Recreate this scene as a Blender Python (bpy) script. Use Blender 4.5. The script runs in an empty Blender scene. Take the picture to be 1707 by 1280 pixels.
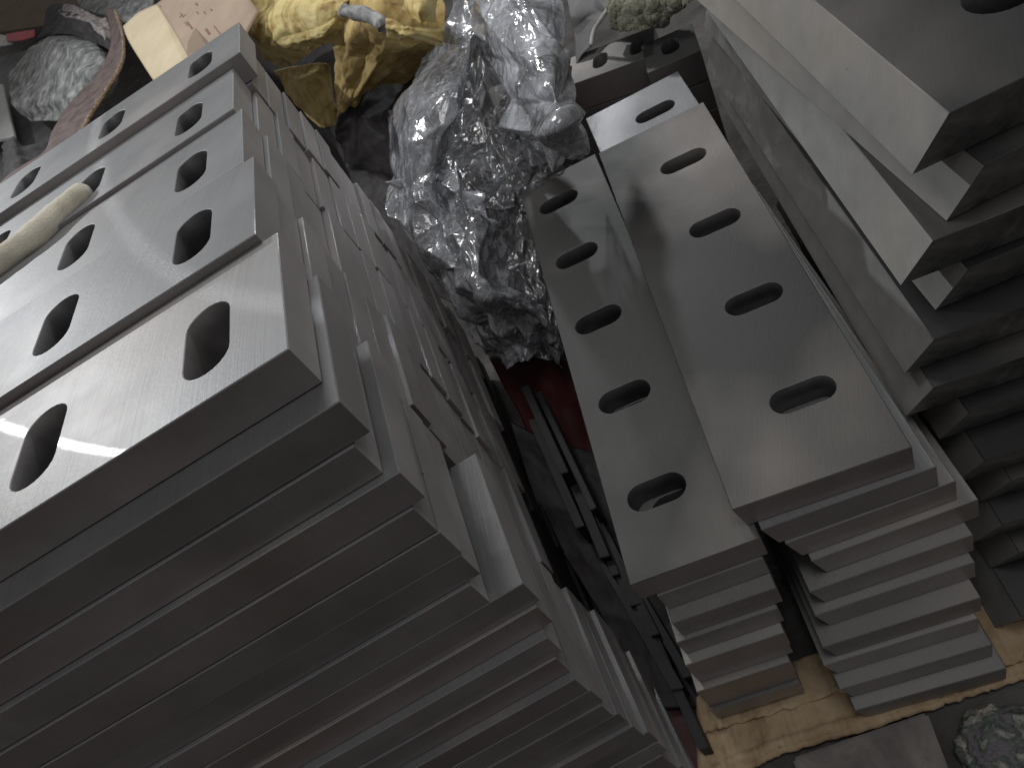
import bpy, bmesh, math, random
from mathutils import Vector, Matrix, noise
from mathutils.geometry import tessellate_polygon
random.seed(7)
S = bpy.context.scene
COL = S.collection
# ------------------------------------------------------------ camera, world, lamps
H = 0.94                                   # camera height above the floor (m)
PITCH, ROLL, FPX = math.radians(43.751), math.radians(-36.833), 1284.1
fw = Vector((0, math.cos(PITCH), -math.sin(PITCH)))
rt0 = Vector((1, 0, 0)); dn0 = fw.cross(rt0)
cr, sr = math.cos(ROLL), math.sin(ROLL)
RT = rt0*cr - dn0*sr                       # image right / down / forward in world space
DN = rt0*sr + dn0*cr
cam = bpy.data.objects.new('camera', bpy.data.cameras.new('camera'))
COL.objects.link(cam)
m = Matrix((RT, -DN, -fw)).transposed().to_4x4(); m.translation = Vector((0, 0, H))
cam.matrix_world = m
cam.data.sensor_width = 36; cam.data.lens = FPX/1707*36
cam.data.clip_start = 0.01; cam.data.clip_end = 200
cam.data.dof.use_dof = True
cam.data.dof.focus_distance = 0.62; cam.data.dof.aperture_fstop = 18.0
S.camera = cam
W = bpy.data.worlds.new('World'); S.world = W; W.use_nodes = True
bg = W.node_tree.nodes['Background']
bg.inputs['Color'].default_value = (1.0, 0.985, 0.98, 1); bg.inputs['Strength'].default_value = 0.17
S.view_settings.view_transform = 'Standard'; S.view_settings.look = 'None'
S.view_settings.gamma = 1; S.view_settings.use_curve_mapping = False
S.view_settings.exposure = 0.0

def area(name, loc, aim, size, power, col=(1, 1, 1), size_y=None):
    l = bpy.data.lights.new(name, 'AREA'); l.energy = power; l.color = col
    l.shape = 'RECTANGLE' if size_y else 'DISK'; l.size = size
    if size_y: l.size_y = size_y
    o = bpy.data.objects.new(name, l); COL.objects.link(o)
    o.location = loc
    o.rotation_euler = (Vector(aim)-Vector(loc)).to_track_quat('-Z', 'Y').to_euler()
    return o
area('ceiling_lamp', (0.30, 0.02, H+1.45), (0.12, 0.5, 0.4), 0.8, 7.0, (1.0, 0.992, 0.985))
area('back_lamp', (0.0, 1.45, H+0.9), (0.1, 0.75, 0.5), 0.45, 6.2, (1.0, 0.992, 0.985))
area('far_lamp', (-1.19, 2.54, H+0.745), (-0.2, 0.5, 0.7), 0.025, 20.0, (0.96, 0.98, 1.0))
area('hanging_lamp', (0.95, 2.73, H+0.55), (0.25, 0.7, 0.4), 0.10, 9, (0.95, 0.97, 1.0))

# ------------------------------------------------------------ helpers
def at(px, py, h):
    """point seen at pixel px,py of the 1707 x 1280 photograph lying h metres below the lens"""
    d = RT*((px-853.5)/FPX) + DN*((py-640.0)/FPX) + fw
    return Vector((0, 0, H)) + d*(h/-d.z)

def tag(o, label=None, cat=None, group=None, kind=None):
    if label: o['label'] = label
    if cat: o['category'] = cat
    if group: o['group'] = group
    if kind: o['kind'] = kind
    return o

def link(name, me, parent=None):
    o = bpy.data.objects.new(name, me); COL.objects.link(o)
    if parent: o.parent = parent
    return o

def empty(name, loc=(0, 0, 0), rz=0):
    o = bpy.data.objects.new(name, None); COL.objects.link(o)
    o.location = loc; o.rotation_euler = (0, 0, rz); o.empty_display_size = .02
    return o

def local_parent(child, par):
    """parent while keeping the child's world-space geometry"""
    child.parent = par
    child.matrix_parent_inverse = (Matrix.LocRotScale(par.location, par.rotation_euler, None)).inverted()

# ------------------------------------------------------------ materials
def newmat(name):
    mt = bpy.data.materials.new(name); mt.use_nodes = True
    nt = mt.node_tree; bs = nt.nodes['Principled BSDF']
    return mt, nt, bs
def N(nt, t, **kw):
    n = nt.nodes.new(t)
    for k, v in kw.items():
        if k in n.inputs: n.inputs[k].default_value = v
        else: setattr(n, k, v)
    return n
def ramp(nt, fac, stops):
    r = nt.nodes.new('ShaderNodeValToRGB'); e = r.color_ramp.elements
    while len(e) < len(stops): e.new(0.5)
    for i, (p, c) in enumerate(stops):
        e[i].position = p; e[i].color = (*c, 1) if len(c) == 3 else c
    nt.links.new(fac, r.inputs['Fac']); return r.outputs['Color']

def steel(name, base=(.42, .42, .43), rough=.36, metal=.9, aniso=.55, center=(0, 0, 0), mott=.10, scale=1.0, grain=.035, tint=(.40,.36,.33), streak=0.0, grind=(1.6, -.8, .6)):
    mt, nt, bs = newmat(name); L = nt.links.new
    tc = N(nt, 'ShaderNodeTexCoord'); ge = N(nt, 'ShaderNodeNewGeometry'); oi = N(nt, 'ShaderNodeObjectInfo')
    # offset the pattern for every blade
    off = N(nt, 'ShaderNodeVectorMath', operation='SCALE'); off.inputs[0].default_value = (7.3, 3.1, 5.7)
    L(oi.outputs['Random'], off.inputs['Scale'])
    pos = N(nt, 'ShaderNodeVectorMath', operation='ADD'); L(tc.outputs['Object'], pos.inputs[0]); L(off.outputs[0], pos.inputs[1])
    n1 = N(nt, 'ShaderNodeTexNoise', Scale=9.0*scale, Detail=6.0, Roughness=.6); L(pos.outputs[0], n1.inputs['Vector'])
    n2 = N(nt, 'ShaderNodeTexNoise', Scale=260.0*scale, Detail=3.0, Roughness=.6); L(pos.outputs[0], n2.inputs['Vector'])
    n3 = N(nt, 'ShaderNodeTexNoise', Scale=3.0, Detail=3.0, Roughness=.5); L(pos.outputs[0], n3.inputs['Vector'])
    # curved grinding marks: distance from a grinding-wheel centre far off the blade
    dv = N(nt, 'ShaderNodeVectorMath', operation='DISTANCE'); L(ge.outputs['Position'], dv.inputs[0]); dv.inputs[1].default_value = grind
    md = N(nt, 'ShaderNodeMath', operation='MULTIPLY'); L(dv.outputs['Value'], md.inputs[0]); md.inputs[1].default_value = 900
    cx = N(nt, 'ShaderNodeCombineXYZ'); L(md.outputs[0], cx.inputs[0]); L(oi.outputs['Random'], cx.inputs[2])
    sx = N(nt, 'ShaderNodeSeparateXYZ'); L(tc.outputs['Object'], sx.inputs[0]); 
    my = N(nt, 'ShaderNodeMath', operation='MULTIPLY'); L(sx.outputs[0], my.inputs[0]); my.inputs[1].default_value = 25; L(my.outputs[0], cx.inputs[1])
    n4 = N(nt, 'ShaderNodeTexNoise', Scale=1.0, Detail=3.0, Roughness=.7); L(cx.outputs[0], n4.inputs['Vector'])
    c = ramp(nt, n1.outputs['Fac'], [(.3, tuple(b*(1-mott) for b in base)), (.7, tuple(b*(1+mott) for b in base))])
    mx = N(nt, 'ShaderNodeMix', data_type='RGBA', blend_type='MIX')
    f3 = ramp(nt, n3.outputs['Fac'], [(.5, (0, 0, 0)), (.72, (.6, .6, .6))])
    L(f3, mx.inputs['Factor']); L(c, mx.inputs['A']); mx.inputs['B'].default_value = (*tint, 1)
    # fine light/dark grind lines plus a few dark specks
    gl_ = ramp(nt, n4.outputs['Fac'], [(.3, (.86,)*3), (.7, (1.1,)*3)])
    mg = N(nt, 'ShaderNodeMix', data_type='RGBA', blend_type='MULTIPLY'); mg.inputs['Factor'].default_value = .8 if streak else .35
    L(mx.outputs['Result'], mg.inputs['A']); L(gl_, mg.inputs['B'])
    n7 = N(nt, 'ShaderNodeTexNoise', Scale=130.0, Detail=1.0); L(pos.outputs[0], n7.inputs['Vector'])
    sp = ramp(nt, n7.outputs['Fac'], [(.15, (.25,)*3), (.19, (1,)*3)])
    mz = N(nt, 'ShaderNodeMix', data_type='RGBA', blend_type='MULTIPLY'); mz.inputs['Factor'].default_value = .8
    L(mg.outputs['Result'], mz.inputs['A']); L(sp, mz.inputs['B'])
    mx = mz
    hs = N(nt, 'ShaderNodeHueSaturation'); L(mx.outputs['Result'], hs.inputs['Color'])
    mr = N(nt, 'ShaderNodeMapRange'); L(oi.outputs['Random'], mr.inputs['Value']); mr.inputs['To Min'].default_value = .86; mr.inputs['To Max'].default_value = 1.12
    L(mr.outputs[0], hs.inputs['Value'])
    L(hs.outputs['Color'], bs.inputs['Base Color'])
    r1 = N(nt, 'ShaderNodeMapRange'); L(n1.outputs['Fac'], r1.inputs['Value']); r1.inputs['From Min'].default_value = .3; r1.inputs['From Max'].default_value = .7
    r1.inputs['To Min'].default_value = rough-.05; r1.inputs['To Max'].default_value = rough+.07
    L(r1.outputs[0], bs.inputs['Roughness'])
    bs.inputs['Metallic'].default_value = metal
    if aniso or streak:
        bs.inputs['Anisotropic'].default_value = aniso
        sb = N(nt, 'ShaderNodeVectorMath', operation='SUBTRACT'); L(ge.outputs['Position'], sb.inputs[0]); sb.inputs[1].default_value = center
        cr_ = N(nt, 'ShaderNodeVectorMath', operation='CROSS_PRODUCT'); L(sb.outputs[0], cr_.inputs[0]); L(ge.outputs['Normal'], cr_.inputs[1])
        nm = N(nt, 'ShaderNodeVectorMath', operation='NORMALIZE'); L(sb.outputs[0], nm.inputs[0]); L(nm.outputs[0], bs.inputs['Tangent'])
    ad = N(nt, 'ShaderNodeMath', operation='ADD'); L(n4.outputs['Fac'], ad.inputs[0]); L(n2.outputs['Fac'], ad.inputs[1])
    bp = N(nt, 'ShaderNodeBump', Strength=grain*4, Distance=.0005); L(ad.outputs[0], bp.inputs['Height'])
    L(bp.outputs[0], bs.inputs['Normal'])
    if streak:
        # the fine directional grind catches small lamps in a thin curved line
        g = nt.nodes.new('ShaderNodeBsdfAnisotropic'); g.inputs['Color'].default_value = (.8, .8, .82, 1)
        g.inputs['Roughness'].default_value = .12; g.inputs['Anisotropy'].default_value = .96
        L(nm.outputs[0], g.inputs['Tangent'])
        b2 = N(nt, 'ShaderNodeBump', Strength=.25, Distance=.0002); L(n4.outputs['Fac'], b2.inputs['Height']); L(b2.outputs[0], g.inputs['Normal'])
        ms = nt.nodes.new('ShaderNodeMixShader'); ms.inputs[0].default_value = streak
        L(bs.outputs[0], ms.inputs[1]); L(g.outputs[0], ms.inputs[2]); L(ms.outputs[0], nt.nodes['Material Output'].inputs['Surface'])
    return mt

def mottled(name, stops, scale=20, rough=.8, metal=0.0, bump=.3, bscale=60, detail=6, dist=.002, sheen=0.0, coord='Object'):
    mt, nt, bs = newmat(name); L = nt.links.new
    tc = N(nt, 'ShaderNodeTexCoord')
    n1 = N(nt, 'ShaderNodeTexNoise', Scale=float(scale), Detail=float(detail), Roughness=.65, Distortion=.4); L(tc.outputs[coord], n1.inputs['Vector'])
    L(ramp(nt, n1.outputs['Fac'], stops), bs.inputs['Base Color'])
    n2 = N(nt, 'ShaderNodeTexNoise', Scale=float(bscale), Detail=5.0, Roughness=.6); L(tc.outputs[coord], n2.inputs['Vector'])
    bp = N(nt, 'ShaderNodeBump', Strength=bump, Distance=dist); L(n2.outputs['Fac'], bp.inputs['Height']); L(bp.outputs[0], bs.inputs['Normal'])
    bs.inputs['Roughness'].default_value = rough; bs.inputs['Metallic'].default_value = metal
    if sheen: bs.inputs['Sheen Weight'].default_value = sheen
    return mt

M = {}
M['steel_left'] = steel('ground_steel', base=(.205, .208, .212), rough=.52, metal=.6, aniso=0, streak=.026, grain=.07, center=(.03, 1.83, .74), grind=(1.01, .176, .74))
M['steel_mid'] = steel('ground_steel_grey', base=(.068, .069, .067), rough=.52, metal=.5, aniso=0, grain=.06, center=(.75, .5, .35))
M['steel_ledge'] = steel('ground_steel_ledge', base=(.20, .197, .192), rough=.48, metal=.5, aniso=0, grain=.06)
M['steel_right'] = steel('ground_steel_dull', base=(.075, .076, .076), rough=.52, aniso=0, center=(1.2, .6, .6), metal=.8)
M['steel_end'] = steel('sawn_steel_end', base=(.47, .445, .435), rough=.52, aniso=0, metal=.35, mott=.14, grain=.05)
M['steel_bevel'] = steel('milled_bevel', base=(.25, .247, .238), rough=.6, aniso=0, metal=.3, mott=.10, scale=4, grain=.06, tint=(.40, .34, .28))
M['scale'] = mottled('black_mill_scale', [(.35, (.06, .059, .057)), (.55, (.20, .196, .19)), (.75, (.36, .35, .335))], 22, .5, .6, .35, 120, dist=.0008)
M['steel_dark'] = steel('side_ground_steel', base=(.36, .335, .33), rough=.42, aniso=0, metal=.7, mott=.18, tint=(.36, .25, .22))

M['slot_wall'] = steel('shaded_slot_wall', base=(.14, .14, .145), rough=.5, aniso=0, metal=.7, mott=.25, scale=3)  # darker than the outer sides: shade inside the slots put into the colour
# ------------------------------------------------------------ blade builder
def stadium(cx, cy, lx, ly, n=10):
    """slot outline, long along y (ly) and lx wide, counter-clockwise"""
    r = lx/2; s = max(ly/2-r, 0); pts = []
    for i in range(n+1):
        a = math.pi*i/n; pts.append((cx+r*math.cos(a), cy+s+r*math.sin(a)))
    for i in range(n+1):
        a = math.pi+math.pi*i/n; pts.append((cx+r*math.cos(a), cy-s+r*math.sin(a)))
    return pts

def blade_mesh(name, length, w, t, slots, sy, slen, swid, bev=0.0, ch=.0007, mats=('steel_left', 'steel_end', 'steel_dark'), endcut=0.0):
    """local x = away from the near end, y = 0 at the reference long edge going to -w, z = 0 top.
       bev moves the bottom of the reference edge (negative: undercut, positive: sticks out)"""
    bm = bmesh.new()
    def outline(ins, z):
        f = -z/t; yb = bev*f
        e = endcut*f
        return [(ins+e, -w+ins), (length-ins, -w+ins), (length-ins, yb-ins), (ins+e, yb-ins)]   # CCW seen from above
    zs = [(ch, 0), (0, -ch), (0, -t+ch), (ch, -t)]
    rings = []
    for ins, z in zs:
        loops = [[bm.verts.new((x, y, z)) for x, y in outline(ins, z)]]
        for sx in slots:
            loops.append([bm.verts.new((x, y, z)) for x, y in stadium(sx, sy, swid+2*ins-2*ch*0, slen+2*ins)])
        rings.append(loops)
    for k in range(3):
        for li, (a, b) in enumerate(zip(rings[k], rings[k+1])):
            n = len(a)
            for i in range(n):
                j = (i+1) % n
                q = [a[i], b[i], b[j], a[j]] if li == 0 else [a[j], b[j], b[i], a[i]]
                f = bm.faces.new(q)
                if li == 0: f.material_index = 1 if i in (1, 3) else 2
                else:
                    f.material_index = 3; f.smooth = True
                if k != 1 and li == 0: f.material_index = 0
    for ring, flip in ((rings[0], False), (rings[3], True)):
        vl = [v for lp in ring for v in lp]
        polys = [[Vector(v.co) for v in lp] for lp in ring]
        for tri in tessellate_polygon(polys):
            vs = [vl[i] for i in tri]
            nrm = (vs[1].co-vs[0].co).cross(vs[2].co-vs[0].co)
            if (nrm.z > 0) == flip: vs.reverse()
            if nrm.length > 1e-14:
                try: bm.faces.new(vs)
                except ValueError: pass
    me = bpy.data.meshes.new(name); bm.to_mesh(me); bm.free()
    for mm in mats: me.materials.append(M[mm])
    me.materials.append(M['slot_wall'])
    return me

ORD = ['top', 'second', 'third', 'fourth', 'fifth', 'sixth', 'seventh', 'eighth', 'ninth', 'tenth', 'eleventh', 'twelfth',
       'thirteenth', 'fourteenth', 'fifteenth', 'sixteenth', 'seventeenth', 'eighteenth', 'nineteenth', 'twentieth',
       'twenty-first', 'twenty-second', 'twenty-third', 'lowest']

def frame(xa, ya, za, org):
    mm = Matrix((xa, ya, za)).transposed().to_4x4(); mm.translation = org; return mm

# ---- left pile: five rows side by side, the whole pile leans back 4 degrees
TU = Vector((.991, -.131, -.010)).normalized(); TW = Vector((.020, .069, .997)).normalized()
TV = TW.cross(TU).normalized(); TU = TV.cross(TW)
C0 = Vector((0, 0, H))
def pl(u, v, w): return C0 + TU*u + TV*v + TW*w
h0, tL, wL = .2, .0313, .1448
meL = blade_mesh('long_blade', .90, wL, tL-.0004, [.056+.1275*i for i in range(7)], -.064, .075, .033, bev=-.002)
front = {0: (-.129, .361), 1: (-.121, .339), 2: (-.133, .339), 3: (-.123, .335), 4: (-.133, .335), 5: (-.132, .336), 6: (-.134, .338),
         7: (-.144, .337), 8: (-.116, .339), 9: (-.120, .338), 10: (-.129, .331), 11: (-.136, .331), 12: (-.135, .325), 13: (-.133, .327),
         14: (-.136, .327), 15: (-.131, .329), 16: (-.129, .327), 17: (-.123, .330), 18: (-.124, .331), 19: (-.131, .331), 20: (-.131, .335),
         21: (-.126, .338), 22: (-.121, .340), 23: (-.120, .345)}
# per row: height step, end position and yaw of the top blades
rowtop = [(-.129, .361, 0.0, 0), (-.1415, .5060, .0070, -.6), (-.1505, .6532, .0062, .15), (-.1575, .7975, .0105, .0), (-.141, .9420, .0200, .0)]
rnames = ['front row', 'second row', 'middle row', 'fourth row', 'back row']
M['steel_shaded'] = steel('shaded_black_steel', base=(.014, .013, .013), rough=.55, aniso=0, metal=0, tint=(.02, .014, .012))  # black base stands in for shade low in the pile and gap
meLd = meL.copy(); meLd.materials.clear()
for _ in range(4): meLd.materials.append(M['steel_shaded'])
shaded = {1: 15, 2: 16, 3: 17, 4: 18}  # first layer of each row that gets the painted shade
rr = random.Random(11)
for r in range(5):
    for k in range(24):
        if r == 0: u, v, dz, yaw = *front[k], 0.0, rr.uniform(-.25, .25)
        elif k == 0: u, v, dz, yaw = rowtop[r]
        else:
            base = -.151 if r >= 3 else rowtop[r][0]
            u = base + (-.139-base)*min(1, k/9) + .0035*rr.uniform(-1, 1) + (.004 if rr.random() < .06 else 0)
            v = rowtop[r][1] + rr.uniform(-.0025, .0025) - .0012*k*0
            dz = rowtop[r][2]; yaw = rr.uniform(-.3, .3)
            if r and k > 0: v = min(v, rowtop[r][1]+.001); v = max(v, front[0][1]+.1462*r-.021+.0*k)
        if r > 0 and k > 0: v = front[k][1] + .1465*r + (.014 if k else 0) + rr.uniform(-.001, .001)
        if k > 0 and r > 0: yaw *= .3
        dk = r in shaded and k >= shaded[r]
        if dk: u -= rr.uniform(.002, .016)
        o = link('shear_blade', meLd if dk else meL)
        cy, sy_ = math.cos(math.radians(yaw)), math.sin(math.radians(yaw))
        xa = -(TU*cy + TV*sy_); ya = -(TV*cy - TU*sy_)
        o.matrix_world = frame(xa, ya, TW, pl(u, v, -(h0+k*tL)+dz))
        lay = 'on the %s layer' % ORD[k] if k < 23 else 'on the lowest layer'
        tag(o, ('shaded black' if dk else 'bright') + ' steel shear blade of the big left pile, %s, %s' % (rnames[r], lay), 'steel blade', 'long steel blades stacked in the left pile')

# ---- middle stacks
def vstack(me, name, yawdeg, specs, t, label, group, cat='steel blade'):
    for k, (u, v, h, dyaw) in enumerate(specs):
        y = math.radians(yawdeg)
        U = Vector((math.cos(y), math.sin(y), 0)); V = Vector((-math.sin(y), math.cos(y), 0))
        org = C0 + U*u + V*v - Vector((0, 0, h))
        yy = math.radians(yawdeg+dyaw)
        U2 = Vector((math.cos(yy), math.sin(yy), 0)); V2 = Vector((-math.sin(yy), math.cos(yy), 0))
        o = link(name, me[min(k, len(me)-1)] if isinstance(me, list) else me)
        o.matrix_world = frame(V2, -U2, Vector((0, 0, 1)), org)
        tag(o, label % (ORD[k] if k < len(specs)-1 else 'bottom'), cat, group)

tB = .0335
mk = dict(mats=('steel_mid', 'steel_dark', 'steel_dark'))
meB = blade_mesh('wide_blade', .575, .148, tB-.0004, [.085+.1305*i for i in range(4)], -.0925, .058, .027, bev=-.006, **mk)
mk3 = dict(mats=('steel_ledge', 'steel_dark', 'steel_dark'))
mk2 = dict(mats=('steel_left', 'steel_dark', 'steel_dark'))
meB2s = blade_mesh('wide_blade_long', .735, .148, tB-.0004, [.08+.1305*i for i in range(5)]+[.665], -.0925, .058, .027, bev=-.010, **mk2)
meB2 = blade_mesh('wide_blade_long', .735, .148, tB-.0004, [.08+.1305*i for i in range(5)]+[.665], -.0925, .058, .027, bev=-.010, **mk3)
BL = [(-.033, .341), (-.018, .333), (-.004, .331), (.011, .324), (-.001, .312), (-.005, .303), (-.010, .285), (-.016, .280), (-.011, .265), (-.005, .252)]
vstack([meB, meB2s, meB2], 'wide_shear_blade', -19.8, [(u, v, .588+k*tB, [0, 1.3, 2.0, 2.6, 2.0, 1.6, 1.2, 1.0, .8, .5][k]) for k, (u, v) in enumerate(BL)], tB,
       'wide slotted steel blade in the middle, %s of its stack', 'wide blades in the middle stack')
tA = .0325
meA0 = blade_mesh('narrow_blade', .645, .1205, tA-.0004, [.081+.1245*i for i in range(5)], -.049, .058, .030, bev=-.001, **mk)
meA = blade_mesh('narrow_blade', .645, .100, tA-.0004, [.081+.1245*i for i in range(5)], -.049, .058, .030, bev=-.001, **mk3)
AL = [(-.132, .327), (-.117, .325), (-.117, .311), (-.124, .306), (-.128, .296), (-.130, .300), (-.136, .292), (-.138, .296), (-.138, .292)]
vstack([meA0, meA], 'narrow_shear_blade', -18.15, [(u, v, .622+k*tA, [0, .3, -.3, .2, 0, -.2, .3, 0, 0][k]) for k, (u, v) in enumerate(AL)], tA,
       'narrow steel blade in the stack next to the red sheet, %s of its stack', 'narrow blades in the middle stack')

# ---- right pile with bevelled long edges
tR = .047; hR = .36
meR = blade_mesh('thick_blade', .60, .22, tR-.0004, [.092+.14*i for i in range(4)], -.112, .100, .046, bev=.021, endcut=.012, ch=.0006,
                 mats=('steel_right', 'scale', 'steel_bevel'))
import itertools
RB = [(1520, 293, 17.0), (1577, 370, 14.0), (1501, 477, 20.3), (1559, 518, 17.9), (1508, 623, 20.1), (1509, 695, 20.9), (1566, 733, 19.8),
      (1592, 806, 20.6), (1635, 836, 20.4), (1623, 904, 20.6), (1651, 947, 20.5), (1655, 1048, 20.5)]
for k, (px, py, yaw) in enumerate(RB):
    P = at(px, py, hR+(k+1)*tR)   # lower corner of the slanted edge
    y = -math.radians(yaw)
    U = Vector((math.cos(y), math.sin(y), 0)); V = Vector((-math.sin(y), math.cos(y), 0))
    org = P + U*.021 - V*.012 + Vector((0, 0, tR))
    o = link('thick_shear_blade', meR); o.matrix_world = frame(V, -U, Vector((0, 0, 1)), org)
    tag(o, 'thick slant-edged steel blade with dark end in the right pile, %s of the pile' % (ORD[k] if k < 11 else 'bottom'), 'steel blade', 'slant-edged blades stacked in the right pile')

# ---- two small stacks behind the middle stack (blades lie across)
def cross_stack(px, py, h, yaw, length, w, t, n, slots, sy, slen, swid, label, group):
    me = blade_mesh('short_blade', length, w, t-.0004, slots, sy, slen, swid, mats=('steel_mid', 'steel_end', 'steel_dark'))
    P = at(px, py, h); r2 = random.Random(int(px))
    for k in range(n):
        y = math.radians(yaw + (r2.uniform(-1.2, 1.2) if k else 0))
        U = Vector((math.cos(y), math.sin(y), 0)); V = Vector((-math.sin(y), math.cos(y), 0))
        o = link('short_shear_blade', me)
        o.matrix_world = frame(-U, -V, Vector((0, 0, 1)), P - Vector((0, 0, k*t)) - V*(r2.uniform(0, .006) if k else 0))
        tag(o, label % ORD[k], 'steel blade', group)
cross_stack(1090, 92, .62, -35, .30, .085, .05, 5, [.028+.062*i for i in range(4)], -.042, .042, .024,
            'short slotted blade lying across near the plastic wrap, %s of its stack', 'short blades behind the middle stack')
cross_stack(1168, 84, .62, -27, .082, .085, .05, 5, [.040], -.048, .044, .028,
            'small one-slot steel block touching the right pile, %s of its stack', 'small one-slot blocks behind the middle stack')

# ------------------------------------------------------------ soft things
def catmull(p0, p1, p2, p3, t):
    return 0.5*((2*p1)+(p2-p0)*t+(2*p0-5*p1+4*p2-p3)*t*t+(3*p1-p0-3*p2+p3)*t*t*t)
def patch(name, ctrl, nu, nv, mat, thick=.002, amp=.004, freq=18, ridge=0.0, rfreq=10, seed=0, parent=None, raw=False, ragged=0.0, smooth=True, facets=()):
    """sheet through a grid of control points (px, py, depth below the lens), crumpled by noise, then given real thickness"""
    G = [[(Vector(c) if raw else at(*c)) for c in row] for row in ctrl]
    R_, C_ = len(G), len(G[0])
    def ev(row, s):
        s = s*(len(row)-1); i = min(int(s), len(row)-2); t = s-i
        g = lambda j: row[max(0, min(len(row)-1, j))]
        a = g(i-1) if i > 0 else row[0]*2-row[1]
        d = g(i+2) if i+2 < len(row) else row[-1]*2-row[-2]
        return catmull(a, row[i], row[i+1], d, t)
    P = []
    for j in range(nv+1):
        colp = []
        for i in range(nu+1):
            s = i/nu
            colp.append(ev([ev(row, s) for row in G], j/nv))
        P.append(colp)
    off = Vector((seed*3.7, seed*1.3, -seed*2.1))
    fr = random.Random(seed*17+3)
    lat = [(fa, fb, am, [[fr.uniform(-1, 1) for _ in range(fa+3)] for _ in range(fb+3)]) for fa, fb, am in facets]
    def facet(s_, t_):
        d = 0
        for fa, fb, am, g in lat:
            w = noise.noise_vector(Vector((s_*fa*.45, t_*fb*.45, seed+fa)))*.9
            x = min(max(s_*fa+w.x, 0), fa+.999); y = min(max(t_*fb+w.y, 0), fb+.999)
            i0, j0 = int(x), int(y); fx, fy = x-i0, y-j0
            if (i0+j0) % 2: 
                if fx+fy < 1: v_ = g[j0][i0]*(1-fx-fy)+g[j0][i0+1]*fx+g[j0+1][i0]*fy
                else: v_ = g[j0+1][i0+1]*(fx+fy-1)+g[j0][i0+1]*(1-fy)+g[j0+1][i0]*(1-fx)
            else:
                if fx > fy: v_ = g[j0][i0]*(1-fx)+g[j0][i0+1]*(fx-fy)+g[j0+1][i0+1]*fy
                else: v_ = g[j0][i0]*(1-fy)+g[j0+1][i0]*(fy-fx)+g[j0+1][i0+1]*fx
            d += v_*am
        return d
    V = []
    for j in range(nv+1):
        for i in range(nu+1):
            a = P[j][min(i+1, nu)]-P[j][max(i-1, 0)]; b = P[min(j+1, nv)][i]-P[max(j-1, 0)][i]
            n = a.cross(b); n = n.normalized() if n.length > 1e-12 else Vector((0, 0, 1))
            p = P[j][i]; q = p*freq+off
            d = noise.fractal(q, 1.0, 2.0, 4)*amp
            if facets: d += facet(i/nu, j/nv)
            if ridge:
                q2 = p*rfreq+off+Vector((9, 1, 4))
                d += (1-abs(noise.noise(q2))*2.2)*ridge + (1-abs(noise.noise(q2*2.3))*2.2)*ridge*.4
            p = p+n*d
            if ragged:
                e = noise.noise_vector(q*2.0)*ragged
                edge = min(i, nu-i, j, nv-j)
                if edge < 2: p = p+e
            V.append(p)
    F = []
    for j in range(nv):
        for i in range(nu):
            a = j*(nu+1)+i; F.append((a, a+1, a+nu+2, a+nu+1))
    c = sum(V, Vector())/len(V)
    me = bpy.data.meshes.new(name); me.from_pydata([v-c for v in V], [], F); me.update()
    if smooth: me.polygons.foreach_set('use_smooth', [True]*len(me.polygons))
    me.materials.append(mat)
    o = link(name, me)
    o.location = c
    if parent: local_parent(o, parent)
    if thick:
        md = o.modifiers.new('thickness', 'SOLIDIFY'); md.thickness = thick; md.offset = 0
    return o

M['yellow'] = mottled('dirty_yellow_leather', [(.30, (.14, .07, .015)), (.40, (.40, .28, .09)), (.52, (.62, .50, .20)), (.8, (.74, .65, .34))], 24, .75, 0, .5, 90, dist=.003)
M['ochre'] = mottled('ochre_cloth', [(.28, (.10, .05, .015)), (.42, (.38, .26, .08)), (.6, (.56, .42, .17))], 24, .8, 0, .6, 70, dist=.003)
M['cream'] = mottled('cream_cotton', [(.3, (.58, .52, .40)), (.6, (.80, .76, .64))], 16, .95, 0, .6, 420, dist=.002, sheen=.3)
M['greyrag'] = mottled('grey_waxed_rag', [(.36, (.09, .092, .09)), (.5, (.24, .245, .24)), (.64, (.46, .465, .45))], 26, .6, 0, .7, 80, dist=.003)
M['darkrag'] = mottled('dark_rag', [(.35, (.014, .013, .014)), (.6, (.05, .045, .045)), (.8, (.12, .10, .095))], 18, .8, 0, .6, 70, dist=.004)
M['paperrag'] = mottled('pinkish_white_rag', [(.35, (.16, .12, .12)), (.6, (.40, .36, .35))], 30, .8, 0, .5, 60)
M['rust'] = mottled('rusty_strip', [(.3, (.05, .035, .03)), (.5, (.15, .11, .10)), (.7, (.22, .17, .16))], 30, .55, .3, .4, 150, dist=.001)
M['frayed'] = mottled('frayed_edge', [(.35, (.10, .06, .03)), (.6, (.38, .28, .18)), (.75, (.55, .46, .36))], 160, .9, 0, 1.0, 300, dist=.003)
M['card'] = mottled('cardboard', [(.3, (.27, .18, .10)), (.5, (.42, .31, .19)), (.75, (.54, .43, .29))], 26, .85, 0, .35, 40, dist=.002)
_nt = M['card'].node_tree; _w = N(_nt, 'ShaderNodeTexWave', Scale=42.0, Distortion=1.2, Detail=2.0); _tc = N(_nt, 'ShaderNodeTexCoord'); _mp = N(_nt, 'ShaderNodeMapping')
_mp.inputs['Rotation'].default_value = (0, 0, math.radians(20)); _nt.links.new(_tc.outputs['Object'], _mp.inputs['Vector']); _nt.links.new(_mp.outputs[0], _w.inputs['Vector'])
_b = N(_nt, 'ShaderNodeBump', Strength=.5, Distance=.0015); _nt.links.new(_w.outputs['Fac'], _b.inputs['Height'])
_bs = _nt.nodes['Principled BSDF']; _old = _bs.inputs['Normal'].links[0].from_socket; _nt.links.new(_old, _b.inputs['Normal']); _nt.links.new(_b.outputs[0], _bs.inputs['Normal'])
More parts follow.
